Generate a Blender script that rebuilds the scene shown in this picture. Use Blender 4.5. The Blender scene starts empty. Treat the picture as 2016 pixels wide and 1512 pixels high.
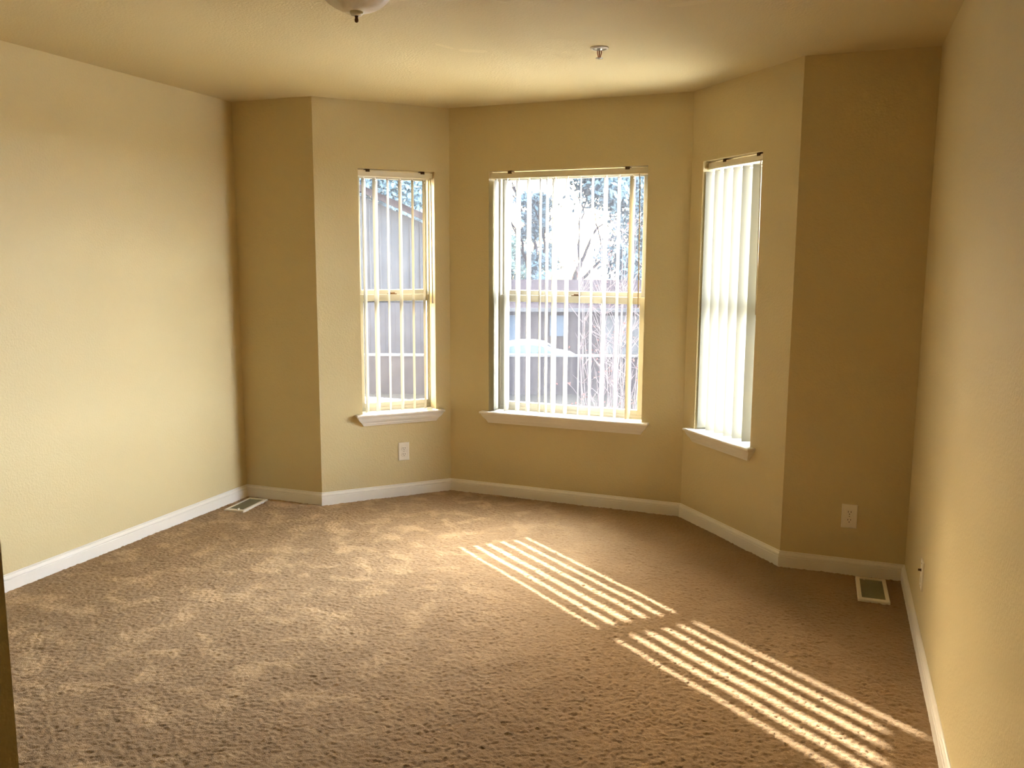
import bpy, math, random
import numpy as np
from mathutils import Vector, Matrix

# ---------------------------------------------------------------- camera, sky, sun, exposure
scene = bpy.context.scene
COL = scene.collection
FPX = 1691.97
CAM_R = Vector((0.93697584, 0.34936056, 0.00484578))
CAM_U = Vector((-0.05363217, 0.1301077, 0.99004827))
CAM_F = Vector((-0.34525334, 0.9279112, -0.14064473))
cam_data = bpy.data.cameras.new('camera')
cam = bpy.data.objects.new('camera', cam_data)
COL.objects.link(cam)
cam_data.sensor_width = 36.0
cam_data.lens = 36.0 * FPX / 2016.0
cam_data.clip_start = 0.02
cam_data.clip_end = 500
cam.matrix_world = Matrix(((CAM_R.x, CAM_U.x, -CAM_F.x, 0.0),
                           (CAM_R.y, CAM_U.y, -CAM_F.y, 0.0),
                           (CAM_R.z, CAM_U.z, -CAM_F.z, 1.4941),
                           (0, 0, 0, 1)))
scene.camera = cam

SUN_STRENGTH = 25.0
SKY_STRENGTH = 1.0
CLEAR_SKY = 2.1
SKY_FILL = (52.0, 55.5, 61.0)     # bright sky patch added beyond the right-hand window to light the left wall
SKY_FILL_DIR = (0.88, 0.44, 0.18)
SUN_TRAVEL = Vector((0.7914, -0.6113, -0.515)).normalized()
world = bpy.data.worlds.new('sky')
scene.world = world
world.use_nodes = True
wn = world.node_tree.nodes
wl = world.node_tree.links
bg = wn['Background']
sky = wn.new('ShaderNodeTexSky')
sky.sky_type = 'NISHITA'
sky.sun_disc = False
sky.sun_elevation = math.radians(27.2)
sky.sun_rotation = math.atan2(-SUN_TRAVEL.x, -SUN_TRAVEL.y)
sky.dust_density = 6.0
sky.air_density = 1.3
sky.ozone_density = 1.0
sky_fill = wn.new('ShaderNodeMix')          # adds the made-up bright patch to the clear-sky gradient
sky_fill.data_type = 'RGBA'
sky_fill.blend_type = 'ADD'
sky_fill.inputs[0].default_value = 1.0
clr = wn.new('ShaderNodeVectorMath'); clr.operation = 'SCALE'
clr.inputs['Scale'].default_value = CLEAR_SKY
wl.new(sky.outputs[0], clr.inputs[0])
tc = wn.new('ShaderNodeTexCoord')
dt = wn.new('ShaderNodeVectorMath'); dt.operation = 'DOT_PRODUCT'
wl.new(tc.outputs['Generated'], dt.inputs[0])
dt.inputs[1].default_value = Vector(SKY_FILL_DIR).normalized()
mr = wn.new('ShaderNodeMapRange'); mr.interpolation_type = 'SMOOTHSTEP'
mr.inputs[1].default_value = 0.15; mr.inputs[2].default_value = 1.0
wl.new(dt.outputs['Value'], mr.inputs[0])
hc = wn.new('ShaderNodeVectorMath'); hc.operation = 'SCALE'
hc.inputs[0].default_value = SKY_FILL
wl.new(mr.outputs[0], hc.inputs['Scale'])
wl.new(hc.outputs[0], sky_fill.inputs[7])
wl.new(clr.outputs[0], sky_fill.inputs[6])
wl.new(sky_fill.outputs[2], bg.inputs['Color'])
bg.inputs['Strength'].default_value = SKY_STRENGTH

sun_data = bpy.data.lights.new('sun', 'SUN')
sun_data.energy = SUN_STRENGTH
sun_data.angle = math.radians(0.53)
sun_data.color = (1.0, 0.965, 0.92)
sun = bpy.data.objects.new('sun', sun_data)
sun.rotation_euler = SUN_TRAVEL.to_track_quat('-Z', 'Y').to_euler()
sun.location = (-8, 12, 8)
COL.objects.link(sun)

# light portals in the three window openings (they only guide sampling of the sky)
def portal(a, b, s0, s1):
    d = (b - a).normalized(); nn = Vector((d.y, -d.x))
    ld = bpy.data.lights.new('window_portal', 'AREA')
    ld.shape = 'RECTANGLE'; ld.size = s1 - s0; ld.size_y = 1.5
    ld.cycles.is_portal = True
    o = bpy.data.objects.new('window_portal', ld)
    c = a + d * ((s0 + s1) / 2) - nn * 0.2
    o.location = (c.x, c.y, 1.297)
    o.rotation_euler = Vector((nn.x, nn.y, 0)).to_track_quat('-Z', 'Z').to_euler()
    COL.objects.link(o)


portal(Vector((-2.9018, 4.4373)), Vector((-2.3106, 5.0576)), .267, .756)
portal(Vector((-2.3106, 5.0576)), Vector((-0.7891, 5.0149)), .272, 1.272)
portal(Vector((-0.7891, 5.0149)), Vector((-0.1830, 4.3403)), .113, .632)

scene.view_settings.view_transform = 'Standard'
scene.view_settings.look = 'None'
scene.view_settings.gamma = 1.0
scene.view_settings.use_curve_mapping = False
scene.view_settings.exposure = 0.84
scene.cycles.use_denoising = True
scene.cycles.max_bounces = 20
scene.cycles.diffuse_bounces = 16
scene.cycles.transparent_max_bounces = 24
scene.cycles.transmission_bounces = 12
scene.cycles.caustics_reflective = False
scene.cycles.caustics_refractive = False
scene.cycles.sample_clamp_indirect = 12.0

rng = random.Random(7)
nrng = np.random.default_rng(11)

# ---------------------------------------------------------------- plan of the room (metres)
H = 2.44
A = Vector((-3.463, 4.4373)); B = Vector((-2.9018, 4.4373))
C = Vector((-2.3106, 5.0576)); D = Vector((-0.7891, 5.0149))
E = Vector((-0.1830, 4.3403)); F = Vector((0.3860, 4.3403))
YB = 0.35                       # room face of the wall with the doorway
DOORX = -0.449                  # doorway edge
WT = 0.18                       # wall thickness


def nrm(a, b):
    """unit direction a->b and the normal towards the room"""
    d = (b - a).normalized()
    return d, Vector((d.y, -d.x))


# ---------------------------------------------------------------- helpers
class MB:
    def __init__(self):
        self.v = []; self.f = []; self.smooth = []

    def add(self, vs, fs, smooth=False):
        o = len(self.v)
        self.v.extend([tuple(v) for v in vs])
        self.f.extend([tuple(i + o for i in f) for f in fs])
        self.smooth.extend([smooth] * len(fs))

    def frame_box(self, org, ax, ay, az, x0, x1, y0, y1, z0, z1):
        vs = [org + ax * x + ay * y + az * z for z in (z0, z1) for x, y in ((x0, y0), (x1, y0), (x1, y1), (x0, y1))]
        self.add(vs, [(3, 2, 1, 0), (4, 5, 6, 7), (0, 1, 5, 4), (1, 2, 6, 5), (2, 3, 7, 6), (3, 0, 4, 7)])

    def box(self, x0, x1, y0, y1, z0, z1):
        self.frame_box(Vector((0, 0, 0)), Vector((1, 0, 0)), Vector((0, 1, 0)), Vector((0, 0, 1)), x0, x1, y0, y1, z0, z1)

    def loft(self, rings, cap=True, smooth=False):
        n = len(rings[0]); vs = [p for r in rings for p in r]; fs = []
        for i in range(len(rings) - 1):
            for j in range(n):
                k = (j + 1) % n
                fs.append((i * n + j, i * n + k, (i + 1) * n + k, (i + 1) * n + j))
        self.add(vs, fs, smooth)
        if cap:
            self.add(rings[0], [tuple(range(n - 1, -1, -1))])
            self.add(rings[-1], [tuple(range(n))])

    def lathe(self, prof, cx, cy, seg=40, smooth=True, axis=None):
        """prof: (r, z); axis optional (origin, u, v, w) with w along the axis"""
        if axis is None:
            o, u, v, w = Vector((cx, cy, 0)), Vector((1, 0, 0)), Vector((0, 1, 0)), Vector((0, 0, 1))
        else:
            o, u, v, w = axis
        rings = []
        for r, z in prof:
            r = max(r, 1e-5)
            rings.append([o + u * (r * math.cos(t * 2 * math.pi / seg)) + v * (r * math.sin(t * 2 * math.pi / seg)) + w * z for t in range(seg)])
        self.loft(rings, True, smooth)

    def tube(self, pts, radii, seg=8, smooth=True):
        rings = []
        n = len(pts)
        prev = None
        for i, p in enumerate(pts):
            t = (pts[min(i + 1, n - 1)] - pts[max(i - 1, 0)])
            t = t.normalized() if t.length > 1e-9 else Vector((0, 0, 1))
            if prev is None:
                ref = Vector((1, 0, 0)) if abs(t.x) < 0.8 else Vector((0, 1, 0))
                u = t.cross(ref).normalized()
            else:
                u = (prev - t * prev.dot(t))
                u = u.normalized() if u.length > 1e-6 else t.orthogonal().normalized()
            prev = u
            w = t.cross(u)
            r = radii[i] if hasattr(radii, '__len__') else radii
            rings.append([p + u * (r * math.cos(k * 2 * math.pi / seg)) + w * (r * math.sin(k * 2 * math.pi / seg)) for k in range(seg)])
        self.loft(rings, True, smooth)

    def build(self, name, mat, parent=None, kind=None, bevel=0.0, bseg=2):
        me = bpy.data.meshes.new(name)
        me.from_pydata(self.v, [], self.f)
        me.polygons.foreach_set('use_smooth', self.smooth)
        me.materials.append(mat)
        me.update()
        o = bpy.data.objects.new(name, me)
        COL.objects.link(o)
        if parent is not None:
            o.parent = parent
        if kind:
            o['kind'] = kind
        if bevel:
            m = o.modifiers.new('bevel', 'BEVEL')
            m.width = bevel; m.segments = bseg; m.limit_method = 'ANGLE'
            m.angle_limit = math.radians(40)
        return o


def thing(name, label, cat, loc, group=None):
    o = bpy.data.objects.new(name, None)
    o.empty_display_size = 0.1
    o.location = loc
    COL.objects.link(o)
    o['label'] = label; o['category'] = cat
    if group:
        o['group'] = group
    return o


def keep(o, root):
    """parent a part built in world coordinates to its Empty"""
    o.parent = root
    o.matrix_parent_inverse = Matrix.Translation(root.location).inverted()
    return o


# ---------------------------------------------------------------- materials
def mat(name, col, rough=0.6, spec=0.5, metal=0.0):
    m = bpy.data.materials.new(name)
    m.use_nodes = True
    p = m.node_tree.nodes['Principled BSDF']
    p.inputs['Base Color'].default_value = (*col, 1)
    p.inputs['Roughness'].default_value = rough
    p.inputs['Specular IOR Level'].default_value = spec
    p.inputs['Metallic'].default_value = metal
    return m


def nodes(m):
    return m.node_tree.nodes, m.node_tree.links, m.node_tree.nodes['Principled BSDF']


def pos(m):
    n = m.node_tree.nodes.new('ShaderNodeNewGeometry')
    return n.outputs['Position']


def noise(m, vec, scale, detail=2, rough=0.5, dist=0.0):
    n = m.node_tree.nodes.new('ShaderNodeTexNoise')
    n.inputs['Scale'].default_value = scale
    n.inputs['Detail'].default_value = detail
    n.inputs['Roughness'].default_value = rough
    n.inputs['Distortion'].default_value = dist
    m.node_tree.links.new(vec, n.inputs['Vector'])
    return n.outputs['Fac']


def ramp(m, fac, a, b, ca=(0, 0, 0), cb=(1, 1, 1)):
    n = m.node_tree.nodes.new('ShaderNodeValToRGB')
    n.color_ramp.elements[0].position = a
    n.color_ramp.elements[1].position = b
    n.color_ramp.elements[0].color = (*ca, 1)
    n.color_ramp.elements[1].color = (*cb, 1)
    m.node_tree.links.new(fac, n.inputs[0])
    return n.outputs[0]


def mixc(m, fac, a, b):
    n = m.node_tree.nodes.new('ShaderNodeMix')
    n.data_type = 'RGBA'
    L = m.node_tree.links
    for s, i in ((fac, 0), (a, 6), (b, 7)):
        if isinstance(s, (int, float)):
            n.inputs[i].default_value = s
        elif isinstance(s, tuple):
            n.inputs[i].default_value = (*s, 1)
        else:
            L.new(s, n.inputs[i])
    return n.outputs[2]


def bump(m, h, strength, dist):
    n = m.node_tree.nodes.new('ShaderNodeBump')
    n.inputs['Strength'].default_value = strength
    n.inputs['Distance'].default_value = dist
    m.node_tree.links.new(h, n.inputs['Height'])
    m.node_tree.links.new(n.outputs[0], m.node_tree.nodes['Principled BSDF'].inputs['Normal'])


def math2(m, op, a, b=0.0, clamp=False):
    n = m.node_tree.nodes.new('ShaderNodeMath')
    n.operation = op
    n.use_clamp = clamp
    for i, s in enumerate((a, b)):
        if isinstance(s, (int, float)):
            n.inputs[i].default_value = s
        else:
            m.node_tree.links.new(s, n.inputs[i])
    return n.outputs[0]


WALL_COL = (0.62, 0.52, 0.29)
M = {}


def wall_paint(name, patches=()):
    m = mat(name, WALL_COL, 0.55, 0.35)
    P = pos(m)
    h = noise(m, P, 95, 3, 0.6)
    h2 = noise(m, P, 260, 2, 0.5)
    bump(m, math2(m, 'ADD', ramp(m, h, 0.38, 0.68), math2(m, 'MULTIPLY', h2, 0.35)), 0.42, 0.0018)
    n, l, p = nodes(m)
    tint = noise(m, P, 1.3, 2)
    col = mixc(m, ramp(m, tint, 0.35, 0.7), tuple(c * 0.975 for c in WALL_COL), tuple(min(c * 1.02, .9) for c in WALL_COL))
    for (x0, y0, x1, y1, w) in patches:       # touched-up strokes of fresher paint
        d = Vector((x1 - x0, y1 - y0, 0)); ln = d.length; d.normalize()
        sub = n.new('ShaderNodeVectorMath'); sub.operation = 'SUBTRACT'
        l.new(P, sub.inputs[0]); sub.inputs[1].default_value = ((x0 + x1) / 2, (y0 + y1) / 2, H)
        outs = []
        for ax, half in ((d, ln / 2), (Vector((-d.y, d.x, 0)), w / 2)):
            dt = n.new('ShaderNodeVectorMath'); dt.operation = 'DOT_PRODUCT'
            l.new(sub.outputs[0], dt.inputs[0]); dt.inputs[1].default_value = ax
            outs.append(math2(m, 'POWER', math2(m, 'ABSOLUTE', math2(m, 'DIVIDE', dt.outputs['Value'], half)), 3))
        s = math2(m, 'ADD', math2(m, 'ADD', outs[0], outs[1]), math2(m, 'MULTIPLY', noise(m, P, 22, 3), 0.9))
        col = mixc(m, ramp(m, s, 0.95, 1.45, (1, 1, 1), (0, 0, 0)), col, tuple(min(c * 1.06, .93) for c in WALL_COL))
    l.new(col, p.inputs['Base Color'])
    return m


M['wall'] = wall_paint('cream_wall_paint')
M['ceil'] = wall_paint('cream_ceiling_paint', [(-1.70, 3.56, -1.655, 3.70, 0.035), (-1.66, 3.70, -1.52, 3.80, 0.07), (-0.66, 3.36, -0.45, 3.34, 0.06)])


def painted(name, col, rough=0.4, bs=0.05):
    m = mat(name, col, rough, 0.5)
    bump(m, noise(m, pos(m), 60, 2), bs, 0.001)
    return m


M['trim'] = painted('white_trim_paint', (0.80, 0.765, 0.69), 0.38)
M['vinyl'] = painted('white_window_vinyl', (0.40, 0.385, 0.33), 0.35, 0.02)
M['plastic'] = painted('white_plastic', (0.80, 0.755, 0.66), 0.35, 0.02)
M['metal_white'] = painted('white_enamelled_steel', (0.78, 0.73, 0.62), 0.4, 0.03)
M['louver'] = painted('olive_grey_louver_paint', (0.42, 0.40, 0.27), 0.5, 0.03)
M['dark'] = painted('dark_slot', (0.03, 0.015, 0.01), 0.6, 0.02)
M['bronze'] = mat('dark_bronze', (0.11, 0.06, 0.025), 0.35, 0.5, 0.8)
M['chrome'] = mat('dull_chrome', (0.45, 0.42, 0.36), 0.3, 0.5, 1.0)
M['copper'] = mat('copper_red_bulb', (0.35, 0.09, 0.04), 0.35, 0.5, 0.4)
M['headrail'] = painted('cream_headrail_enamel', (0.78, 0.72, 0.58), 0.4, 0.02)
M['wand'] = mat('tan_plastic_wand', (0.34, 0.27, 0.16), 0.35)
for k in ('bronze', 'chrome', 'copper', 'wand'):
    mm = M[k]
    bump(mm, noise(mm, pos(mm), 300, 2), 0.05, 0.0004)


def vane_material():
    m = mat('cream_translucent_vinyl_vane', (0.24, 0.225, 0.175), 0.6, 0.1)
    n, l, p = nodes(m)
    out = n['Material Output']
    tr = n.new('ShaderNodeBsdfTranslucent')
    tr.inputs['Color'].default_value = (0.92, 0.84, 0.62, 1)
    mx = n.new('ShaderNodeMixShader')
    mx.inputs[0].default_value = VANE_T
    l.new(p.outputs[0], mx.inputs[1]); l.new(tr.outputs[0], mx.inputs[2])
    l.new(mx.outputs[0], out.inputs['Surface'])
    bump(m, noise(m, pos(m), 220, 2), 0.10, 0.0006)
    return m


def glass_material():
    """clean pane with a thin film of dust that lights up in the sun"""
    m = mat('dusty_window_glass', (0.8, 0.8, 0.8), 0.05)
    n, l, p = nodes(m)
    out = n['Material Output']
    tp = n.new('ShaderNodeBsdfTransparent'); tp.inputs[0].default_value = (0.94, 0.955, 0.96, 1)
    gl = n.new('ShaderNodeBsdfGlossy'); gl.inputs['Roughness'].default_value = 0.02
    gl.inputs['Color'].default_value = (0.9, 0.9, 0.9, 1)
    fr = n.new('ShaderNodeFresnel'); fr.inputs[0].default_value = 1.45
    m1 = n.new('ShaderNodeMixShader')
    l.new(math2(m, 'MULTIPLY', fr.outputs[0], 0.6), m1.inputs[0])
    l.new(tp.outputs[0], m1.inputs[1]); l.new(gl.outputs[0], m1.inputs[2])
    du = n.new('ShaderNodeBsdfTranslucent'); du.inputs[0].default_value = (0.84, 0.87, 1.0, 1)
    m2 = n.new('ShaderNodeMixShader')
    P = pos(m)
    dirt = math2(m, 'MULTIPLY', math2(m, 'ADD', noise(m, P, 9, 4, 0.6), 0.5), GLASS_DUST)
    l.new(dirt, m2.inputs[0])
    l.new(m1.outputs[0], m2.inputs[1]); l.new(du.outputs[0], m2.inputs[2])
    l.new(m2.outputs[0], out.inputs['Surface'])
    return m


VANE_T = 0.03
GLASS_DUST = 0.008
M['vane'] = vane_material()
M['glass'] = glass_material()


def alabaster():
    m = mat('frosted_alabaster_glass', (0.78, 0.74, 0.64), 0.3, 0.5)
    n, l, p = nodes(m)
    s = noise(m, pos(m), 9, 4, 0.6, 1.5)
    l.new(ramp(m, s, 0.3, 0.75, (0.62, 0.57, 0.46), (0.84, 0.81, 0.74)), p.inputs['Base Color'])
    p.inputs['Subsurface Weight'].default_value = 0.15
    p.inputs['Subsurface Radius'].default_value = (0.02, 0.015, 0.01)
    return m


M['alabaster'] = alabaster()


def carpet():
    m = mat('tan_cut_pile_carpet', (0.40, 0.27, 0.16), 0.95, 0.1)
    n, l, p = nodes(m)
    P = pos(m)
    sx = n.new('ShaderNodeSeparateXYZ'); l.new(P, sx.inputs[0])
    base = mixc(m, ramp(m, noise(m, P, 2.2, 3), 0.3, 0.75), CARPET_A, CARPET_B)
    # trodden, brushed-over nap: paler patches, mostly near the left wall
    nap = ramp(m, noise(m, P, 6.5, 3, 0.55, 0.4), 0.50, 0.64)
    side = n.new('ShaderNodeMapRange'); side.inputs[1].default_value = -1.0; side.inputs[2].default_value = -2.0
    l.new(sx.outputs[0], side.inputs[0])
    base = mixc(m, math2(m, 'MULTIPLY', nap, math2(m, 'ADD', math2(m, 'MULTIPLY', side.outputs[0], 0.55), 0.05)), base, CARPET_NAP)
    tuft = noise(m, P, 260, 2, 0.6)
    col = mixc(m, ramp(m, tuft, 0.3, 0.7), mixc(m, 0.30, base, (0.03, 0.015, 0.006)), base)
    l.new(col, p.inputs['Base Color'])
    p.inputs['Sheen Weight'].default_value = 0.25
    p.inputs['Sheen Roughness'].default_value = 0.5
    p.inputs['Sheen Tint'].default_value = (1.0, 0.85, 0.65, 1)
    bump(m, math2(m, 'ADD', tuft, math2(m, 'MULTIPLY', noise(m, P, 620, 2), 0.5)), 0.7, 0.004)
    return m


CARPET_A = (0.272, 0.165, 0.070)
CARPET_B = (0.34, 0.212, 0.098)
CARPET_NAP = (0.60, 0.40, 0.20)
M['carpet'] = carpet()

# ---------------------------------------------------------------- room shell
UP = Vector((0, 0, 1))


def v3(p, z=0.0):
    return Vector((p.x, p.y, z))


PTS = [Vector((A.x, YB)), A, B, C, D, E, F, Vector((F.x, -2.0))]


def offset_poly(pts, off):
    """shift an open polyline away from the room by off (mitred)"""
    out = []
    for i, p in enumerate(pts):
        if i == 0:
            d, n = nrm(pts[0], pts[1]); out.append(p - n * off); continue
        if i == len(pts) - 1:
            d, n = nrm(pts[-2], pts[-1]); out.append(p - n * off); continue
        _, n1 = nrm(pts[i - 1], p); _, n2 = nrm(p, pts[i + 1])
        mm = (n1 + n2); mm = mm / mm.dot(n1)
        out.append(p - mm * off)
    return out


OUTER = offset_poly(PTS, WT)


def wall(name, i, hole=None):
    a, b, oa, ob = PTS[i], PTS[i + 1], OUTER[i], OUTER[i + 1]
    d, n = nrm(a, b)
    ln = (b - a).length
    mb = MB()
    if hole is None:
        ss, zs = [0, ln], [0, H]
    else:
        s0, s1, z0, z1 = hole
        ss, zs = [0, s0, s1, ln], [0, z0, z1, H]

    def inner(s, z): return v3(a + d * s, z)

    def outer(s, z):
        if s == 0: return v3(oa, z)
        if s == ln: return v3(ob, z)
        return v3(a + d * s - n * WT, z)
    for k, fn in enumerate((inner, outer)):
        for p in range(len(ss) - 1):
            for q in range(len(zs) - 1):
                if hole and p == 1 and q == 1:
                    continue
                vs = [fn(ss[p], zs[q]), fn(ss[p + 1], zs[q]), fn(ss[p + 1], zs[q + 1]), fn(ss[p], zs[q + 1])]
                mb.add(vs, [(0, 1, 2, 3) if k == 0 else (3, 2, 1, 0)])
    if hole:
        cs = [(s0, z0), (s1, z0), (s1, z1), (s0, z1)]
        for k in range(4):
            p, q = cs[k], cs[(k + 1) % 4]
            mb.add([inner(*p), inner(*q), outer(*q), outer(*p)], [(3, 2, 1, 0)])
    for s in (0, ln):
        mb.add([inner(s, 0), outer(s, 0), outer(s, H), inner(s, H)], [(0, 1, 2, 3)])
    mb.add([inner(0, H), inner(ln, H), outer(ln, H), outer(0, H)], [(0, 1, 2, 3)])
    mb.add([inner(0, 0), inner(ln, 0), outer(ln, 0), outer(0, 0)], [(3, 2, 1, 0)])
    return mb.build(name, M['wall'], kind='structure')


ZS, ZT = 0.546, 2.048
HOLE_L = (0.267, 0.756, ZS - 0.016, ZT)
HOLE_C = (0.272, 1.272, ZS - 0.016, ZT)
HOLE_R = (0.113, 0.632, ZS - 0.016, ZT)
wall('wall_left', 0)
wall('wall_left_return', 1)
wall('wall_bay_left', 2, HOLE_L)
wall('wall_bay_centre', 3, HOLE_C)
wall('wall_bay_right', 4, HOLE_R)
wall('wall_right_return', 5)
wall('wall_right', 6)
# wall with the doorway the photographer stands in, and the hallway behind
mb = MB(); mb.box(A.x - WT, DOORX, YB - 0.13, YB, 0, H)
mb.build('wall_back', M['wall'], kind='structure')
M['bounce_cut'] = mat('added_dark_front', (0.10, 0.055, 0.028), 0.5)  # unseen dark front, added to cut light bounced off the back wall
nn_, ll_, pp_ = nodes(M['bounce_cut'])
ll_.new(ramp(M['bounce_cut'], noise(M['bounce_cut'], pos(M['bounce_cut']), 14, 4, 0.6, 1.2), 0.3, 0.7, (0.13, 0.085, 0.045), (0.21, 0.14, 0.075)), pp_.inputs['Base Color'])
mb = MB()
for k_ in range(3):
    mb.box(A.x + .25 + k_ * .85, A.x + .25 + k_ * .85 + .83, YB + .001, YB + .035, 0.01, 2.2)
mb.build('bounce_cut_panel', M['bounce_cut'], kind='structure', bevel=.004)
mb = MB(); mb.box(-1.35, -1.25, -2.0, YB - 0.13, 0, H)
mb.build('wall_hall_left', M['wall'], kind='structure')
mb = MB(); mb.box(-1.35, F.x + WT, -2.1, -2.0, 0, H)
mb.build('wall_hall_back', M['wall'], kind='structure')

# ceiling slab (its overhang outside is the eave that cuts the top of the sunlight)
EAVE = 0.98
big = offset_poly([PTS[0], A, B, C, D, E, F, PTS[-1]], WT)
mb = MB()
ring = [v3(p) for p in big] + [Vector((-1.35, -2.1, 0)), Vector((-1.35, YB - .13, 0)), Vector((A.x - WT, YB - .13, 0))]
lo = [p + UP * H for p in ring]; hi = [p + UP * (H + 0.2) for p in ring]
mb.loft([lo, hi])
mb.build('ceiling', M['ceil'], kind='structure')
# rectangular roof overhang above the bay
mb = MB()
q = [v3(p, 2.36) for p in (Vector((-3.42, 5.672)), Vector((0.75, 5.672)), Vector((0.75, F.y + WT + .002)), E + Vector((.12, WT + .01)), OUTER[5] + Vector((.004, .004)),
                           OUTER[4] + Vector((.003, .003)), OUTER[3] + Vector((-.003, .003)), OUTER[2] + Vector((-.004, .004)), Vector((-3.42, A.y + WT + .002)))]
mb.loft([[p + UP * .16 for p in q], q])
M['soffit'] = painted('white_soffit_paint', (0.7, 0.68, 0.62), 0.6)
mb.build('trim_1', M['soffit'], kind='structure')

# floor: carpet pile as a real displaced grid inside the room, plain beyond the camera
poly_in = [(p.x, p.y) for p in offset_poly(PTS, 0.02)][:7] + [(F.x + 0.02, YB - 0.2), (A.x - 0.02, YB - 0.2)]


def inside(px, py, poly):
    r = np.zeros(px.shape, bool)
    j = len(poly) - 1
    for i in range(len(poly)):
        xi, yi = poly[i]; xj, yj = poly[j]
        c = ((yi > py) != (yj > py)) & (px < (xj - xi) * (py - yi) / (yj - yi + 1e-12) + xi)
        r ^= c
        j = i
    return r


STEP = 0.0046
xs = np.arange(A.x - 0.03, F.x + 0.03, STEP); ys = np.arange(0.95, C.y + 0.03, STEP)
nx, ny = len(xs), len(ys)


def band(sig):
    g = nrng.standard_normal((ny, nx))
    fx = np.fft.rfftfreq(nx, STEP)[None, :]; fy = np.fft.fftfreq(ny, STEP)[:, None]
    k2 = fx * fx + fy * fy
    spec = np.exp(-2 * (math.pi * sig) ** 2 * k2)
    r = np.fft.irfft2(np.fft.rfft2(g) * spec, s=(ny, nx))
    return r / r.std()


hz = 0.0011 * band(0.0034) + 0.0005 * band(0.0014) + 0.0009 * band(0.06)
hz = np.clip(hz, -0.005, 0.005) - 0.0035
X, Y = np.meshgrid(xs, ys)
X = X + nrng.uniform(-.0009, .0009, X.shape); Y = Y + nrng.uniform(-.0009, .0009, Y.shape)
co = np.stack([X, Y, hz], -1).reshape(-1, 3)
ii = (np.arange(ny - 1)[:, None] * nx + np.arange(nx - 1)[None, :])
ok = inside(X[:-1, :-1] + STEP / 2, Y[:-1, :-1] + STEP / 2, poly_in)
q0 = ii[ok]
quads = np.stack([q0, q0 + 1, q0 + nx + 1, q0 + nx], -1)
used = np.unique(quads); remap = -np.ones(len(co), np.int64); remap[used] = np.arange(len(used))
co = co[used]; quads = remap[quads]
extra = np.array([(-3.5, -2.0, -.004), (F.x + .02, -2.0, -.004), (F.x + .02, 0.955, -.004), (-3.5, 0.955, -.004)])
nb = len(co)
co = np.concatenate([co, extra]); quads = np.concatenate([quads, [[nb, nb + 1, nb + 2, nb + 3]]])
me = bpy.data.meshes.new('floor')
me.vertices.add(len(co)); me.vertices.foreach_set('co', co.ravel())
me.loops.add(quads.size); me.loops.foreach_set('vertex_index', quads.ravel().astype(np.int32))
me.polygons.add(len(quads))
me.polygons.foreach_set('loop_start', (np.arange(len(quads)) * 4).astype(np.int32))
me.polygons.foreach_set('loop_total', np.full(len(quads), 4, np.int32))
me.update(calc_edges=True)
me.polygons.foreach_set('use_smooth', np.ones(len(quads), bool))
me.materials.append(M['carpet'])
fl = bpy.data.objects.new('floor', me); COL.objects.link(fl); fl['kind'] = 'structure'
# slab under the carpet
mb = MB()
lo = [p + UP * -0.25 for p in ring]; hi = [p + UP * -0.02 for p in ring]
mb.loft([lo, hi])
mb.build('trim_2', M['soffit'], kind='structure')

# baseboards, mitred at the corners
PROF = [(0, -0.012), (0.0145, -0.012), (0.0145, 0.0475), (0.0115, 0.0495), (0.0115, 0.0515), (0.0138, 0.0545), (0.0125, 0.061),
        (0.0080, 0.0670), (0.0045, 0.0685), (0.0045, 0.0705), (0.0070, 0.0725), (0.0035, 0.0752), (0, 0.0752)]
names = ['left', 'left_return', 'bay_left', 'bay_centre', 'bay_right', 'right_return', 'right']
lines = {o: offset_poly(PTS, -o) for o, z in PROF}
for i, nm in enumerate(names):
    mb = MB()
    rings = []
    for e in (i, i + 1):
        rings.append([v3(lines[o][e], z) for o, z in PROF])
    mb.loft(rings)
    mb.build('baseboard_' + nm, M['trim'], kind='structure')

# ---------------------------------------------------------------- windows


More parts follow.
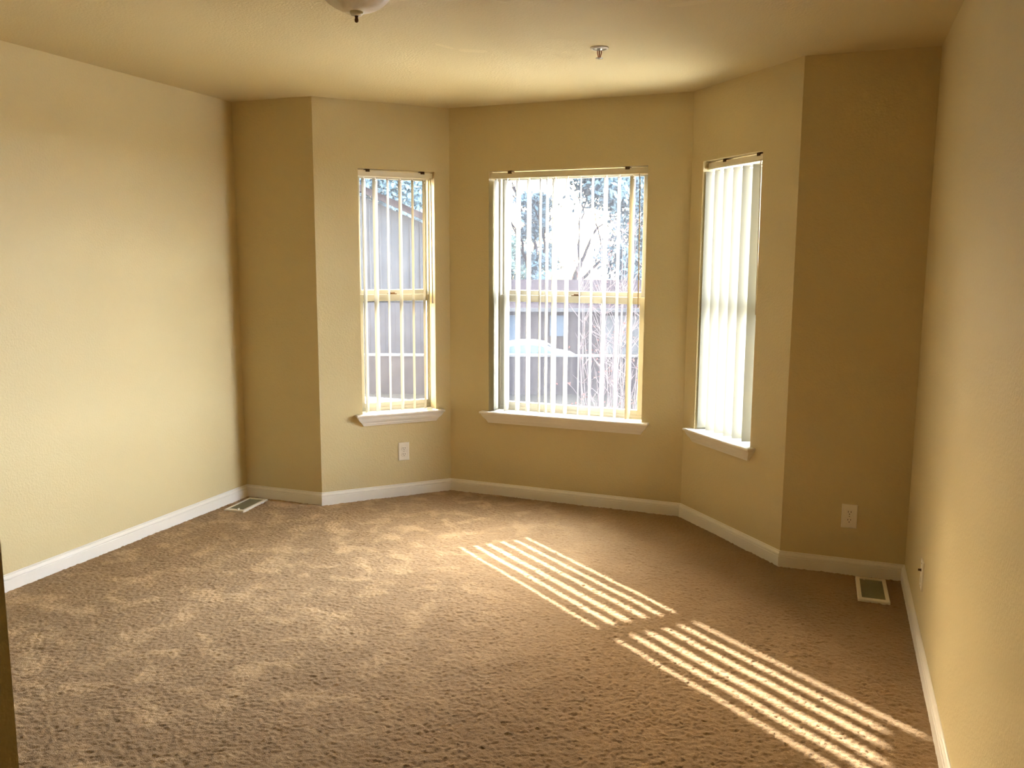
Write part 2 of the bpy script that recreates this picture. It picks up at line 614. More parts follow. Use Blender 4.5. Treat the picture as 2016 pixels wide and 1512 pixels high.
def window(idx, i, hole, lock_s, wl, wr):
    a, b = PTS[i], PTS[i + 1]
    d2, n2 = nrm(a, b)
    d, n = v3(d2), v3(n2)
    org = v3(a)
    s0, s1 = hole[0], hole[1]
    zb, zt = ZS, ZT
    root = bpy.data.objects.new('window_%d' % idx, None)
    root.location = v3(a + d2 * ((s0 + s1) / 2), ZS)
    COL.objects.link(root)
    root['kind'] = 'structure'

    def bx(mb, x0, x1, y0, y1, z0, z1):
        mb.frame_box(org, d, n, UP, x0, x1, y0, y1, z0, z1)

    def rect(mb, x0, x1, z0, z1, w0, w1, y0, y1, wb, wt):
        bx(mb, x0, x0 + w0, y0, y1, z0, z1); bx(mb, x1 - w1, x1, y0, y1, z0, z1)
        bx(mb, x0 + w0, x1 - w1, y0, y1, z0, z0 + wb); bx(mb, x0 + w0, x1 - w1, y0, y1, z1 - wt, z1)
    fl_, fr_ = wl * .48, wr * .42          # frame share of each side, the rest is sash stile
    mb = MB(); rect(mb, s0, s1, zb, zt, fl_, fr_, -0.178, -0.098, .022, .022)
    keep(mb.build('window_frame', M['vinyl'], bevel=0.002), root)
    zr = 1.2865
    # lower sash (towards the room), upper sash (outside)
    for nm, z0, z1, y0, y1, wb, wt in (('lower_sash', zb + 0.018, zr, -0.132, -0.104, 0.034, 0.042),
                                       ('upper_sash', zr - 0.003, zt - 0.018, -0.166, -0.136, 0.032, 0.028)):
        mb = MB(); rect(mb, s0 + fl_ - .002, s1 - fr_ + .002, z0, z1, wl - fl_ + .002, wr - fr_ + .002, y0, y1, wb, wt)
        sash = keep(mb.build(nm, M['vinyl'], bevel=0.002), root)
        mb = MB()
        ym = (y0 + y1) / 2
        mb.add([org + d * x + n * ym + UP * z for x, z in ((s0 + wl - .002, z0 + wb - .002), (s1 - wr + .002, z0 + wb - .002), (s1 - wr + .002, z1 - wt + .002), (s0 + wl - .002, z1 - wt + .002))], [(0, 1, 2, 3)])
        pane = mb.build('pane', M['glass'])
        pane.parent = sash
    mb = MB()
    bx(mb, lock_s - 0.028, lock_s + 0.028, -0.130, -0.108, zr, zr + 0.006)
    bx(mb, lock_s - 0.012, lock_s + 0.016, -0.124, -0.110, zr + 0.006, zr + 0.013)
    keep(mb.build('sash_lock', M['bronze'], bevel=0.0015), root)
    # sill board and the moulded apron below it
    mb = MB()
    bx(mb, s0 + 0.0005, s1 - 0.0005, -0.1, 0.001, zb - 0.016, zb)
    keep(mb.build('sill', M['trim']), root)
    mb = MB()
    x0, x1 = s0 - 0.046, s1 + 0.046
    lev = [(0.5465, .040, .004), (0.5465, .046, .001), (0.543, .0495, 0), (0.536, .0495, 0), (0.533, .046, .002), (0.531, .040, .007),
           (0.527, .0385, .009), (0.519, .036, .012), (0.5175, .0335, .014), (0.513, .033, .016), (0.503, .0285, .024),
           (0.494, .0215, .033), (0.492, .0190, .036), (0.487, .0185, .038), (0.479, .0145, .044), (0.472, .012, .048), (0.472, .004, .05)]
    rings = []
    for z, p, e in lev:
        rings.append([org + d * (x0 + e) + UP * z, org + d * (x1 - e) + UP * z, org + d * (x1 - e) + n * p + UP * z, org + d * (x0 + e) + n * p + UP * z])
    mb.loft(rings[::-1])
    keep(mb.build('apron', M['trim']), root)
    return root


window(1, 2, HOLE_L, 0.51, .048, .017)
window(2, 3, HOLE_C, 0.81, .085, .055)
window(3, 4, HOLE_R, 0.37, .045, .045)

# ---------------------------------------------------------------- vertical blinds


def blind(i, hole, label, vanes, wand_s, brackets, wand_lean=0.0, ctr=-0.045):
    """vanes: list of (s, chord angle in degrees from +y towards -x)"""
    a, b = PTS[i], PTS[i + 1]
    d2, n2 = nrm(a, b)
    d, n = v3(d2), v3(n2)
    org = v3(a)
    s0, s1 = hole[0], hole[1]
    root = thing('vertical_blind', label, 'blind', v3(a + d2 * ((s0 + s1) / 2) + n2 * ctr, 2.04), 'vertical blinds of the bay windows')
    mb = MB()
    mb.frame_box(org, d, n, UP, s0 + .004, s1 - .004, ctr - .022, ctr + .024, 2.008, 2.040)
    mb.frame_box(org, d, n, UP, s0 + .004, s1 - .004, ctr - .024, ctr - .016, 2.004, 2.012)
    mb.frame_box(org, d, n, UP, s0 + .004, s1 - .004, ctr + .018, ctr + .027, 2.004, 2.012)
    keep(mb.build('headrail', M['headrail'], bevel=0.002), root)
    for s in brackets:
        mb = MB()
        mb.frame_box(org, d, n, UP, s - .013, s + .013, ctr - .02, ctr + .0285, 2.0385, 2.0478)
        mb.frame_box(org, d, n, UP, s - .013, s + .013, ctr + .0245, ctr + .0285, 2.031, 2.0478)
        keep(mb.build('mounting_bracket', M['bronze'], bevel=0.001), root)
    for s, ang in vanes:
        ang = math.radians(ang)
        ch = Vector((-math.sin(ang), math.cos(ang), 0))
        pr = Vector((ch.y, -ch.x, 0))                # bows to the right-hand face
        c = org + d * s + n * ctr
        seg = 8; W = 0.0445
        mb = MB(); vs = []; fs = []
        zs = [0.5535 + rng.uniform(0, .002), 1.0, 1.5, 1.992]
        tw = rng.uniform(-0.03, 0.03)
        for q, z in enumerate(zs):
            t = tw * (1.99 - z)
            c2 = ch * math.cos(t) + pr * math.sin(t); p2 = pr * math.cos(t) - ch * math.sin(t)
            for k in range(seg + 1):
                u = -1 + 2 * k / seg
                vs.append(c + c2 * (u * W) + p2 * (0.0065 * (1 - u * u) - .003) + UP * z)
        for q in range(len(zs) - 1):
            for k in range(seg):
                o = q * (seg + 1) + k
                fs.append((o, o + 1, o + seg + 2, o + seg + 1))
        mb.add(vs, fs, True)
        vo = keep(mb.build('vane', M['vane']), root)
        mb = MB()
        mb.frame_box(c, ch, pr, UP, -.004, .004, -.0015, .0015, 1.984, 2.006)
        mb.frame_box(c, ch, pr, UP, -.009, .009, -.002, .0045, 1.979, 1.987)
        cl = mb.build('vane_clip', M['plastic'])
        cl.parent = vo
    # control wand with its hook
    wp = org + d * wand_s + n * (ctr + .034)
    mb = MB()
    pts = [wp + n * -.012 + UP * 2.012, wp + n * -.003 + UP * 2.004, wp + UP * 1.992, wp + d * .003 + UP * 1.975]
    end = wp + d * (.004 + wand_lean)
    pts += [end.lerp(wp + d * .004, 1 - t) + UP * (1.97 - t * 0.74) for t in (0, .33, .66, 1)]
    mb.tube(pts, [.002, .0022, .0028, .003, .003, .003, .003, .0036], 8)
    keep(mb.build('wand', M['wand']), root)
    return root


VL = [(.316, 28 - 14), (.388, 28 - 19), (.4675, 28 - 7), (.549, 28 - 14), (.629, 28 - 10), (.7035, 16)]
blind(2, HOLE_L, 'vertical blind in the left bay window above the wall outlet, vanes turned open', VL, .733, (.333, .685), .006)
cs = [.308, .38, .455, .526, .601, .645, .695, .774, .856, .932, 1.013, 1.094, 1.175]
wd = [33, 41, 34, 34, 20, 24, 41, 30, 8, 20, 31, 25, 39]
VC = []
for s, w in zip(cs, wd):
    view = math.degrees(math.atan2(2.3106 - s, 5.08))
    VC.append((s, view - math.degrees(math.asin(max(w - 6, 2) / 89))))
blind(3, HOLE_C, 'wide vertical blind in the middle bay window, vanes open towards trees and a parked car', VC, 1.219, (.405, 1.145), .008)
VR = [(e + .0165, -59) for e in (.12, .203, .286, .37, .45, .535)]
blind(4, HOLE_R, 'narrow vertical blind in the right bay window, vanes closed and overlapping', VR, .588, (.27, .56), .012, -0.055)

# ---------------------------------------------------------------- wall plates


def plate_axes(a, b, s, z, off=0.0):
    d2, n2 = nrm(a, b)
    return v3(a + d2 * s + n2 * off, z), v3(d2), v3(n2)


def cover(mb, o, d, n, w, h):
    rings = []
    for p, ins in ((0, 0), (0.0035, 0), (0.0055, .0022), (.0062, .006)):
        rings.append([o + d * x + UP * z + n * p for x, z in ((-w / 2 + ins, -h / 2 + ins), (w / 2 - ins, -h / 2 + ins), (w / 2 - ins, h / 2 - ins), (-w / 2 + ins, h / 2 - ins))])
    mb.loft(rings)


def outlet(a, b, s, z, label):
    o, d, n = plate_axes(a, b, s, z)
    root = thing('wall_outlet', label, 'outlet', o, 'duplex wall outlets')
    mb = MB(); cover(mb, o, d, n, .072, .117)
    keep(mb.build('cover_plate', M['plastic']), root)
    for zz in (.0195, -.0195):
        c = o + UP * zz
        mb = MB()
        rings = []
        for p, r in ((.004, 1.0), (.0078, 1.0), (.0084, .96)):
            ring_ = []
            for k in range(28):
                t = 2 * math.pi * k / 28
                x = .0172 * math.cos(t) * r; y = .0172 * math.sin(t) * r
                y = max(-.0135 * r, min(.0135 * r, y))
                ring_.append(c + d * x + UP * y + n * p)
            rings.append(ring_)
        mb.loft(rings)
        rec = keep(mb.build('receptacle', M['plastic']), root)
        for x, hh in ((-.0063, .0042), (.0063, .0034)):
            mb = MB(); mb.frame_box(c, d, n, UP, x - .0013, x + .0013, .0080, .0087, .0035 - hh, .0035 + hh)
            sl = mb.build('slot', M['dark']); sl.parent = rec
        mb = MB(); mb.lathe([(.0024, .0080), (.0024, .0087)], 0, 0, 14, False, (c + UP * -.0075, d, UP, n))
        sl = mb.build('ground_hole', M['dark']); sl.parent = rec
    mb = MB(); mb.lathe([(.0030, .005), (.0030, .0072), (.002, .0080)], 0, 0, 14, False, (o, d, UP, n))
    keep(mb.build('screw', M['chrome']), root)
    return root


outlet(B, C, .5325, .287, 'white duplex outlet on the bay wall under the left window')
outlet(E, F, .311, .286, 'white duplex outlet on the dark wall by the right corner, above the floor vent')
o, d, n = plate_axes(F, PTS[-1], .742, .286)
root = thing('cable_wall_plate', 'white cable wall plate with dark connector low on the right wall', 'wall plate', o)
mb = MB(); cover(mb, o, d, n, .070, .115)
keep(mb.build('cover_plate', M['plastic']), root)
mb = MB(); mb.lathe([(.0060, .004), (.0060, .0085), (.0046, .0085), (.0046, .0175), (.0015, .0178)], 0, 0, 12, False, (o + UP * .018, d, UP, n))
keep(mb.build('coaxial_connector', M['bronze']), root)
mb = MB(); mb.frame_box(o, d, n, UP, -.009, .009, .004, .0085, -.032, -.010)
keep(mb.build('phone_jack', M['plastic'], bevel=.001), root)
for z in (.045, -.045):
    mb = MB(); mb.lathe([(.003, .005), (.003, .0070), (.002, .0077)], 0, 0, 12, False, (o + UP * z, d, UP, n))
    keep(mb.build('screw', M['chrome']), root)

# ---------------------------------------------------------------- floor vents


def floor_vent(cx, cy, rz, label, w, ln, lever):
    root = thing('floor_vent', label, 'vent', (cx, cy, 0.0), 'floor vents')
    c, s = math.cos(rz), math.sin(rz)
    ax, ay = Vector((c, s, 0)), Vector((-s, c, 0))
    org = Vector((cx, cy, 0))
    fw, fe = .0175, .024
    mb = MB()
    hw, hl = w / 2, ln / 2
    outer_ = [(-hw, -hl), (hw, -hl), (hw, hl), (-hw, hl)]
    inner_ = [(-hw + fw, -hl + fe), (hw - fw, -hl + fe), (hw - fw, hl - fe), (-hw + fw, hl - fe)]

    def rg(pts, z, g=0):
        return [org + ax * (x - math.copysign(g, x)) + ay * (y - math.copysign(g, y)) + UP * z for x, y in pts]
    rings = [rg(outer_, -.006), rg(outer_, .0055), rg(outer_, .0085, .004), rg(inner_, .0088), rg(inner_, .001)]
    mb.loft(rings, False)
    keep(mb.build('frame', M['metal_white']), root)
    mb = MB()
    mb.frame_box(org, ax, ay, UP, -hw + fw, hw - fw, -hl + fe, hl - fe, -.012, -.004)
    nl = 26
    for k in range(nl):
        y = -hl + fe + (k + .5) * (ln - 2 * fe) / nl
        q = [org + ax * x + ay * (y + dy) + UP * z for x in (-hw + fw,) for dy, z in ((-.0042, .0065), (-.0032, .0072), (.0030, .0008), (.0022, 0))]
        q2 = [p + ax * (w - 2 * fw) for p in q]
        mb.loft([q, q2])
    keep(mb.build('louvers', M['louver']), root)
    mb = MB()
    lx, ly = lever
    mb.frame_box(org, ax, ay, UP, lx - .004, lx + .004, ly - .011, ly + .011, .006, .015)
    keep(mb.build('damper_lever', M['metal_white'], bevel=.002), root)
    return root


floor_vent(-3.325, 4.250, math.radians(5), 'metal floor vent beside the left wall baseboard', .132, .275, (.02, -.118))
floor_vent(.239, 4.141, math.radians(1), 'metal floor vent in the right corner below an outlet', .134, .30, (-.03, .118))

# ---------------------------------------------------------------- ceiling lamp and sprinkler
LX, LY = -1.525, 2.61
root = thing('ceiling_lamp', 'frosted glass bowl ceiling lamp with dark finial, at top edge of photo', 'lamp', (LX, LY, H))
mb = MB(); mb.lathe([(.005, H), (.125, H), (.128, H - .006), (.118, H - .012), (.03, H - .018), (.005, H - .018)], LX, LY, 40)
keep(mb.build('canopy', M['bronze']), root)
mb = MB()
zb = 2.308
prof = []
for k in range(17):
    t = k / 16 * math.pi / 2
    prof.append((.016 + .120 * math.sin(t), zb + .118 * (1 - math.cos(t))))
prof.append((.139, zb + .121)); prof.append((.136, zb + .124))
inner_p = [(r - .005, z + .004) for r, z in prof[-3::-1]]
mb.lathe(prof + inner_p, LX, LY, 56)
keep(mb.build('glass_bowl', M['alabaster']), root)
mb = MB(); mb.lathe([(.002, zb + .12), (.006, zb + .12), (.006, zb + .002), (.021, zb + .001), (.0225, zb - .004), (.018, zb - .011), (.012, zb - .013), (.002, zb - .013)], LX, LY, 28)
keep(mb.build('finial_base', M['alabaster']), root)
mb = MB(); mb.lathe([(.002, zb - .012), (.0065, zb - .013), (.005, zb - .019), (.0068, zb - .025), (.0062, zb - .031), (.003, zb - .034), (.0005, zb - .0345)], LX, LY, 24)
keep(mb.build('finial', M['bronze']), root)

SX, SY = -1.036, 3.88
root = thing('fire_sprinkler', 'small ceiling fire sprinkler with white escutcheon, in front of middle window', 'sprinkler', (SX, SY, H))
mb = MB(); mb.lathe([(.041, H), (.042, H - .003), (.039, H - .006), (.030, H - .0075), (.029, H - .004), (.029, H + .0)], SX, SY, 36)
keep(mb.build('escutcheon', M['metal_white']), root)
mb = MB(); mb.lathe([(.0285, H - .0005), (.0285, H - .005), (.022, H - .007), (.012, H - .007), (.010, H - .013), (.002, H - .013)], SX, SY, 28)
keep(mb.build('body', M['chrome']), root)
mb = MB()
for sx in (-1, 1):
    mb.tube([Vector((SX + sx * .008, SY, H - .010)), Vector((SX + sx * .009, SY, H - .022)), Vector((SX + sx * .0035, SY, H - .045))], [.0025, .0022, .002], 8)
keep(mb.build('frame_arms', M['copper']), root)
mb = MB(); mb.tube([Vector((SX, SY, H - .012)), Vector((SX, SY, H - .044))], [.0028, .0022], 10)
keep(mb.build('bulb', M['copper']), root)
mb = MB(); mb.lathe([(.001, H - .044), (.0165, H - .0445), (.0170, H - .046), (.006, H - .0465), (.004, H - .050), (.001, H - .050)], SX, SY, 28)
keep(mb.build('deflector', M['chrome']), root)

# ================================================================ outside
FH = Vector((CAM_F.x, CAM_F.y, 0)).normalized()
RH = Vector((FH.y, -FH.x, 0))
GZ = -3.6


def W(depth, lat, z):
    return FH * depth + RH * lat + UP * z


def lat(px, depth):
    return (px - 1008) / FPX * depth


def zat(py, depth):
    return 1.494 - (py - 516) / FPX * depth


def ext(name, col, rough=0.8, s=3.0, var=0.2):
    col = tuple(c * 0.07 for c in col)
    m = mat(name, col, rough, 0.0)
    n, l, p = nodes(m)
    l.new(ramp(m, noise(m, pos(m), s, 4), 0.3, 0.7, tuple(c * (1 - var) for c in col), tuple(min(1, c * (1 + var)) for c in col)), p.inputs['Base Color'])
    return m


M['ground'] = ext('dry_lawn_and_paving', (0.16, 0.15, 0.12), 0.9, 0.4, 0.35)
M['stucco'] = ext('mauve_stucco', (0.17, 0.14, 0.14), 0.9, 2)
M['cap'] = ext('pale_wall_cap', (0.75, 0.73, 0.68), 0.8)
M['garage'] = ext('tan_garage_stucco', (0.24, 0.19, 0.18), 0.9, 1.5, 0.12)
M['fascia'] = ext('white_fascia', (0.55, 0.545, 0.53), 0.6)
M['roof'] = ext('mauve_roof_tiles', (0.20, 0.16, 0.17), 0.9, 6, 0.25)
M['gable'] = ext('pale_blue_siding', (0.37, 0.40, 0.44), 0.8, 1.2, 0.08)
M['leaf'] = ext('hazy_blue_leaves', (0.7, 1.05, 1.2), 0.7, 1.5, 0.4)  # leaf colour made paler and bluer to stand in for bright hazy air
M['leaf2'] = ext('olive_leaves', (0.7, 1.0, .85), 0.7, 1.5, 0.4)
M['bark'] = ext('grey_bark', (0.10, 0.085, 0.09), 0.9, 8, 0.3)
M['twig'] = ext('pinkish_twig_bark', (.85, .68, .67), 0.8, 12, 0.3)
M['red'] = ext('red_autumn_leaves', (1.25, 0.42, 0.33), 0.6, 6, 0.4)
M['car'] = mat('silver_blue_car_paint', (0.085, 0.11, 0.13), 0.6, 0.08, 0.0)
M['carglass'] = mat('dark_car_glass', (0.03, 0.04, 0.05), 0.5, 0.05)
M['tyre'] = ext('black_tyre', (0.02, 0.02, 0.02), 0.9)
bump(M['car'], noise(M['car'], pos(M['car']), 300, 1), 0.02, 0.0005)
bump(M['carglass'], noise(M['carglass'], pos(M['carglass']), 40, 1), 0.01, 0.0005)

mb = MB()
mb.add([Vector((-160, 7.5, GZ)), Vector((160, 7.5, GZ)), Vector((160, 200, GZ)), Vector((-160, 200, GZ))], [(0, 1, 2, 3)])
mb.build('ground', M['ground'], kind='structure')
M['bounce_yard'] = mat('added_bounce_yard', (0.6, 0.58, 0.53), 0.9)  # pale slabs added out of view to throw light up into the room
n_, l_, p_ = nodes(M['bounce_yard'])
l_.new(ramp(M['bounce_yard'], noise(M['bounce_yard'], pos(M['bounce_yard']), 1.2, 5), 0.3, 0.7, (0.66, 0.635, 0.58), (0.76, 0.735, 0.68)), p_.inputs['Base Color'])
mb = MB()
for x0_, x1_, y0_, y1_ in ((.5, 40, 3.0, 45), (-45, -13, 11, 28)):
    mb.box(x0_, x1_, y0_, y1_, GZ - .1, GZ + .05)
mb.build('unseen_bounce_yard', M['bounce_yard'], kind='structure')


def ebox(mb, d0, d1, l0, l1, z0, z1):
    mb.frame_box(Vector((0, 0, 0)), FH, RH, UP, d0, d1, l0, l1, z0, z1)


# low garden wall along the street
root = thing('garden_wall', 'low mauve stucco street wall with a pale cap, beyond the windows', 'wall', W(33, 0, GZ))
mb = MB(); ebox(mb, 33, 33.2, -16, 14, GZ, -2.12)
keep(mb.build('wall_panel', M['stucco']), root)
mb = MB(); ebox(mb, 32.92, 33.28, -16, 14, -2.12, -2.05)
keep(mb.build('cap', M['cap']), root)

# house across the street (low garage wing)
root = thing('garage_house', 'low mauve house with a white fascia across the street, behind the car', 'house', W(48, 4, GZ))
g0, g1 = -3.0, 14.0
mb = MB(); ebox(mb, 48, 56, g0 + .4, g1 - .4, GZ, -1.2)
keep(mb.build('wall', M['garage']), root)
mb = MB(); ebox(mb, 47.5, 47.6, g0, g1, -1.22, -1.02)
keep(mb.build('fascia', M['fascia']), root)
mb = MB()
mb.loft([[W(47.5, l, -1.1), W(57, l, -1.1), W(52.2, l, .45)] for l in (g0, g1)])
keep(mb.build('roof', M['roof']), root)
for l0, l1, z0 in ((-.25, .25, -3.0), (2.1, 2.9, -2.6), (5, 7.6, GZ + .02)):
    mb = MB(); ebox(mb, 47.93, 48.02, l0, l1, z0, -1.45)
    wnd = keep(mb.build('window' if l0 < 5 else 'garage_door', M['carglass'] if l0 < 5 else M['fascia']), root)

# two-storey neighbour seen through the left window
nd = 36.0
root = thing('neighbour_house', 'pale gabled neighbour house with board siding, beyond the left window', 'house', W(nd, -7.8, GZ))
rl, rz_ = lat(640, nd), zat(350, nd)
el, ez = lat(905, nd), zat(468, nd)
ll = 2 * rl - el
mb = MB()
rings = []
for dd in (nd, nd + 9):
    rings.append([W(dd, ll + .5, GZ), W(dd, el - .5, GZ), W(dd, el - .5, ez + .1), W(dd, rl, rz_ - .2), W(dd, ll + .5, ez + .1)])
mb.loft(rings)
body = keep(mb.build('siding_wall', M['gable']), root)
mb = MB()
for a_, b_ in (((el, ez), (rl, rz_)), ((rl, rz_), (ll, ez))):
    r0 = [W(nd - .5, a_[0], a_[1]), W(nd - .5, b_[0], b_[1]), W(nd - .5, b_[0], b_[1] + .28), W(nd - .5, a_[0], a_[1] + .28)]
    mb.loft([r0, [p + FH * 10 for p in r0]])
keep(mb.build('roof', M['roof']), root)
mb = MB()
l_ = lat(690, nd)
while l_ < el - .6:
    top = ez + .1 + (rz_ - .2 - ez - .1) * min(1, (el - .5 - l_) / (el - .5 - rl)) - .1
    ebox(mb, nd - .05, nd + .01, l_, l_ + .06, GZ, top)
    l_ += .42
keep(mb.build('battens', M['gable']), root)
mb = MB(); ebox(mb, nd - .1, nd + .05, ll + .5, el - .5, zat(588, nd) - .12, zat(588, nd))
keep(mb.build('belt_board', M['fascia']), root)
# board fence behind the street wall on that side
root = thing('board_fence', 'grey vertical board fence beyond the left window, in front of the pale house', 'fence', W(34.2, -7, GZ))
k = 0
l_ = lat(600, 34.2)
mbp = MB()
while l_ < lat(880, 34.2):
    ebox(mbp, 34.2, 34.24, l_, l_ + .19, GZ, zat(597, 34.2) + rng.uniform(-.02, .02))
    l_ += .2
M['fence'] = ext('weathered_fence_boards', (0.26, 0.26, 0.29), 0.9, 3, 0.15)
keep(mbp.build('boards', M['fence']), root)
mb = MB()
for z in (GZ + .35, zat(597, 34.2) - .35):
    ebox(mb, 34.24, 34.32, lat(600, 34.2), lat(880, 34.2), z, z + .1)
keep(mb.build('rails', M['fence']), root)

# parked car, side on
cd, cl = 40.6, lat(1043, 40.6)
root = thing('car', 'silver-blue sedan parked behind the low street wall', 'car', W(cd, cl, GZ))
prof = [(-2.25, .35), (-2.27, .62), (-2.15, .86), (-1.55, .93), (-0.95, 1.36), (-.55, 1.44), (.2, 1.45), (.62, 1.38), (1.28, .98), (1.95, .86), (2.22, .70), (2.28, .38), (2.1, .25), (-2.1, .25)]
mb = MB()
rings = []
for y, sc in ((-.86, .90), (-.80, .97), (-.5, 1.0), (.5, 1.0), (.80, .97), (.86, .90)):
    rr = []
    for x, z in prof:
        k_ = 1.0
        yy = y
        if z > .95:
            yy = y * (1 - .28 * (z - .95) / .5)
        rr.append(W(cd + yy, cl + x * (0.985 if abs(y) > .8 else 1), GZ + .25 + (z - .25) * sc))
    rings.append(rr)
mb.loft(rings, True, False)
keep(mb.build('body', M['car'], bevel=.03), root)
for sd in (-1, 1):
    for pts in ([(-1.38, .97), (-.88, 1.30), (-.15, 1.36), (-.15, .97)], [(-.07, .97), (-.07, 1.36), (.52, 1.31), (1.05, .98)]):
        mb = MB()
        q = []
        for x, z in pts:
            yy = sd * (.875 * (1 - .28 * max(0, z - .95) / .5) + .0)
            q.append(W(cd + yy, cl + x, GZ + .25 + (z - .25) * .9 + .02))
        mb.loft([q, [p + FH * (sd * .012) for p in q]])
        keep(mb.build('side_window', M['carglass']), root)
for x0, z0, x1, z1, nm in ((.66, 1.35, 1.24, 1.01, 'windscreen'), (-1.5, .96, -.97, 1.33, 'rear_window')):
    q = [W(cd + yy, cl + x, GZ + z + .02) for x, z, yy in ((x0, z0, -.55), (x0, z0, .55), (x1, z1, .68), (x1, z1, -.68))]
    mb = MB(); mb.loft([q, [p + UP * .012 for p in q]])
    keep(mb.build(nm, M['carglass']), root)
for x in (-1.38, 1.4):
    for yy in (-.82, .82):
        mb = MB(); mb.lathe([(.05, -.1), (.30, -.11), (.33, -.08), (.33, .08), (.30, .11), (.05, .1)], 0, 0, 24, True, (W(cd + yy, cl + x, GZ + .33), RH, UP, FH))
        keep(mb.build('wheel', M['tyre']), root)


# trees
def branchy(mb, p, direc, ln, r, depth, spread, up=0.1, seg=5, tips=None, taper=.7):
    pts = [p]; n_ = 5
    dcur = direc.normalized()
    for k in range(n_):
        dcur = (dcur + Vector((rng.gauss(0, .16), rng.gauss(0, .16), rng.gauss(0, .08) + up * .25))).normalized()
        pts.append(pts[-1] + dcur * (ln / n_))
    rad = [r * (1 - (1 - taper) * k / n_) for k in range(n_ + 1)]
    mb.tube(pts, rad, seg)
    if depth == 0:
        if tips is not None:
            tips.append((pts[-1], dcur))
            tips.append((pts[3], dcur))
        return
    nb_ = rng.choice((2, 3))
    for k in range(nb_):
        q = pts[-1] if k < 2 else pts[3]
        nd_ = (dcur + Vector((rng.gauss(0, spread), rng.gauss(0, spread), rng.gauss(0, spread * .6) + up))).normalized()
        branchy(mb, q, nd_, ln * rng.uniform(.62, .85), r * taper * rng.uniform(.6, .85), depth - 1, spread, up, max(4, seg - 1), tips, taper)


def leaves(mb, centres, count, spread, size):
    for k in range(count):
        c = centres[rng.randrange(len(centres))]
        p = c + Vector((rng.gauss(0, spread), rng.gauss(0, spread), rng.gauss(0, spread * .8)))
        u = Vector((rng.gauss(0, 1), rng.gauss(0, 1), rng.gauss(0, 1))).normalized()
        w = u.orthogonal().normalized()
        s = size * rng.uniform(.6, 1.3)
        mb.add([p - u * s, p + w * s * .5, p + u * s, p - w * s * .5], [(0, 1, 2, 3)])


def leafy_tree(depth, px, label, top_py, base_half, n_leaf, lsize, mleaf, bare_below=0.35, seed=1, clumps=26):
    rng.seed(seed)
    b = W(depth, lat(px, depth), GZ)
    root = thing('leafy_tree', label, 'tree', b, 'trees across the street')
    Ht = zat(top_py, depth) - GZ
    mb = MB(); tips = []
    branchy(mb, b, Vector((0, 0, 1)), Ht * .42, Ht * .022, 3, .42, .22, 7, tips)
    keep(mb.build('trunk', M['bark']), root)
    cents = []
    for k in range(clumps):
        t = rng.uniform(bare_below, 1.0)
        rr = base_half * math.sqrt(max(.05, 1 - ((t - .62) / .45) ** 2)) * math.sqrt(rng.random())
        an = rng.uniform(0, 2 * math.pi)
        cents.append(b + Vector((rr * math.cos(an), rr * math.sin(an), Ht * t)))
    mb = MB(); leaves(mb, cents, n_leaf, base_half * .17, lsize)
    keep(mb.build('foliage', mleaf), root)
    return root


leafy_tree(58, 1262, 'tall blue-green leafy tree filling the upper right of the middle window', 230, 4.2, 20000, .21, M['leaf'], .30, 3, 44)
leafy_tree(94, 1405, 'blue-green leafy tree beyond the right edge of the middle window', 260, 6.0, 10000, .28, M['leaf'], .25, 5, 34)
leafy_tree(60, 1052, 'slim blue-green tree standing left of centre in the middle window', 395, 1.5, 5200, .17, M['leaf'], .42, 6, 20)
leafy_tree(64, 760, 'dark blue-green tree rising over the pale house in the left window', 300, 5.2, 20000, .21, M['leaf'], .5, 8, 44)
leafy_tree(98, 1000, 'low olive tree behind the left vanes of the middle window', 470, 4.4, 6000, .24, M['leaf2'], .3, 9, 26)


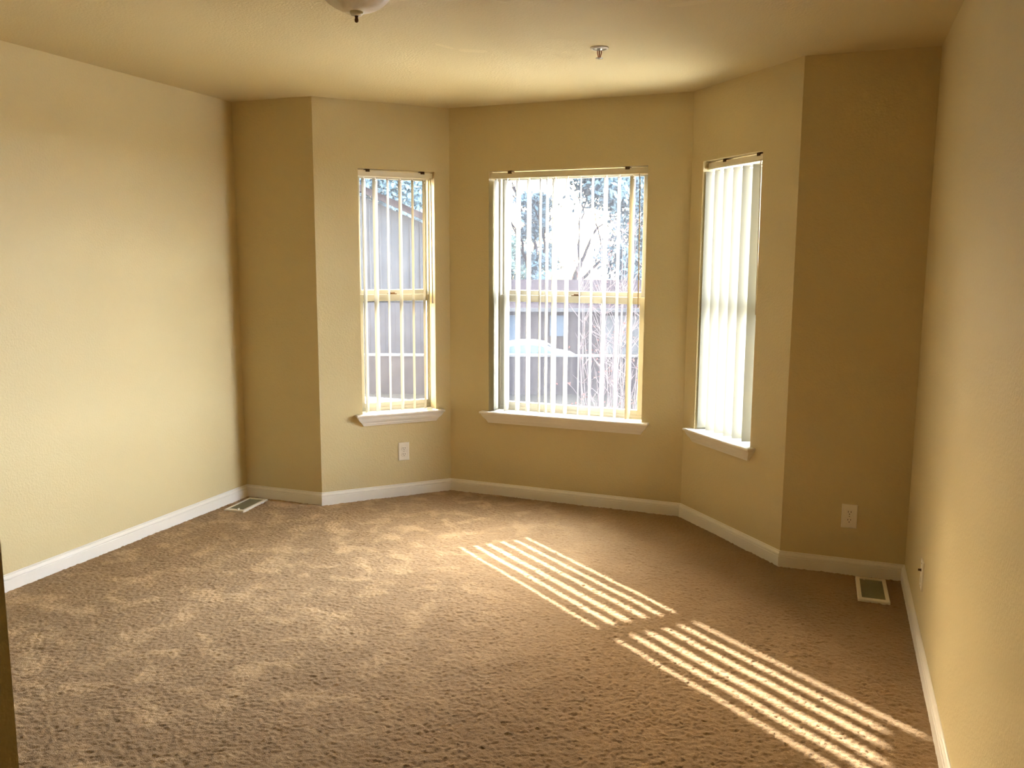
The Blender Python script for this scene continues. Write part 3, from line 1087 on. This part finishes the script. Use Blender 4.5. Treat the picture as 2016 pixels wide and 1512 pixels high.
def bare_tree(depth, px, label, hgt, r, lean, seed, lv):
    rng.seed(seed)
    b = W(depth, lat(px, depth), GZ)
    root = thing('bare_tree', label, 'tree', b, 'bare trees across the street')
    mb = MB(); tips = []
    branchy(mb, b, Vector((RH.x * lean, RH.y * lean, 1)), hgt * .36, r, 5, .40, .10, 6, tips)
    keep(mb.build('trunk', M['bark']), root)
    mb = MB(); leaves(mb, [t[0] for t in tips], lv, .25, .07)
    keep(mb.build('foliage', M['leaf2']), root)


bare_tree(86, 1036, 'bare crooked tree with thin twigs left of centre in the middle window', 19, .30, .03, 21, 300)
bare_tree(72, 1134, 'bare dark-trunked tree at the centre of the middle window', 15.5, .27, -.06, 25, 700)

# crape myrtle close outside: many upright twigs with a few red leaves
rng.seed(41)
root = thing('crape_myrtle', 'tall twiggy shrub with scattered red leaves close outside the middle window', 'shrub', W(11.5, lat(1210, 11.5), GZ))
mb = MB(); tips = []
ncl = 30
for k in range(ncl):
    ang = rng.uniform(0, 2 * math.pi); rr = rng.uniform(.05, .22)
    b = W(11.5, lat(1210, 11.5), GZ) + Vector((rr * math.cos(ang), rr * math.sin(ang), 0))
    tx = rng.uniform(-.60, .62); ty = rng.uniform(-.5, .5)
    tgt = W(11.5 + ty, lat(1210, 11.5) + tx, rng.uniform(.2, 1.9))
    mid = b.lerp(tgt, .45) + RH * (tx * .25)
    pts = []
    for q in range(9):
        t = q / 8
        p = b * (1 - t) ** 2 + mid * (2 * t * (1 - t)) + tgt * t * t
        pts.append(p + Vector((rng.gauss(0, .02), rng.gauss(0, .02), 0)) * t)
    mb.tube(pts, [.016 - .0125 * q / 8 for q in range(9)], 5)
    for q in range(3, 9):
        for r_ in range(3):
            dv = (RH * rng.gauss(0, .5) + FH * rng.gauss(0, .5) + UP * rng.uniform(.2, 1.1)).normalized()
            p0 = pts[q]
            L = rng.uniform(.15, .5)
            p1 = p0 + dv * L * .5 + Vector((rng.gauss(0, .03), rng.gauss(0, .03), .02)); p2 = p1 + (dv + UP * .25 + RH * rng.gauss(0, .3)).normalized() * L * .5
            mb.tube([p0, p1, p2], [.0045, .0032, .0018], 4)
            tips.append(p2)
            tips.append(p1)
keep(mb.build('stems', M['twig']), root)
mb = MB()
pick = [t for t in tips if rng.random() < .12]
leaves(mb, pick, 380, .06, .019)
keep(mb.build('red_leaves', M['red']), root)
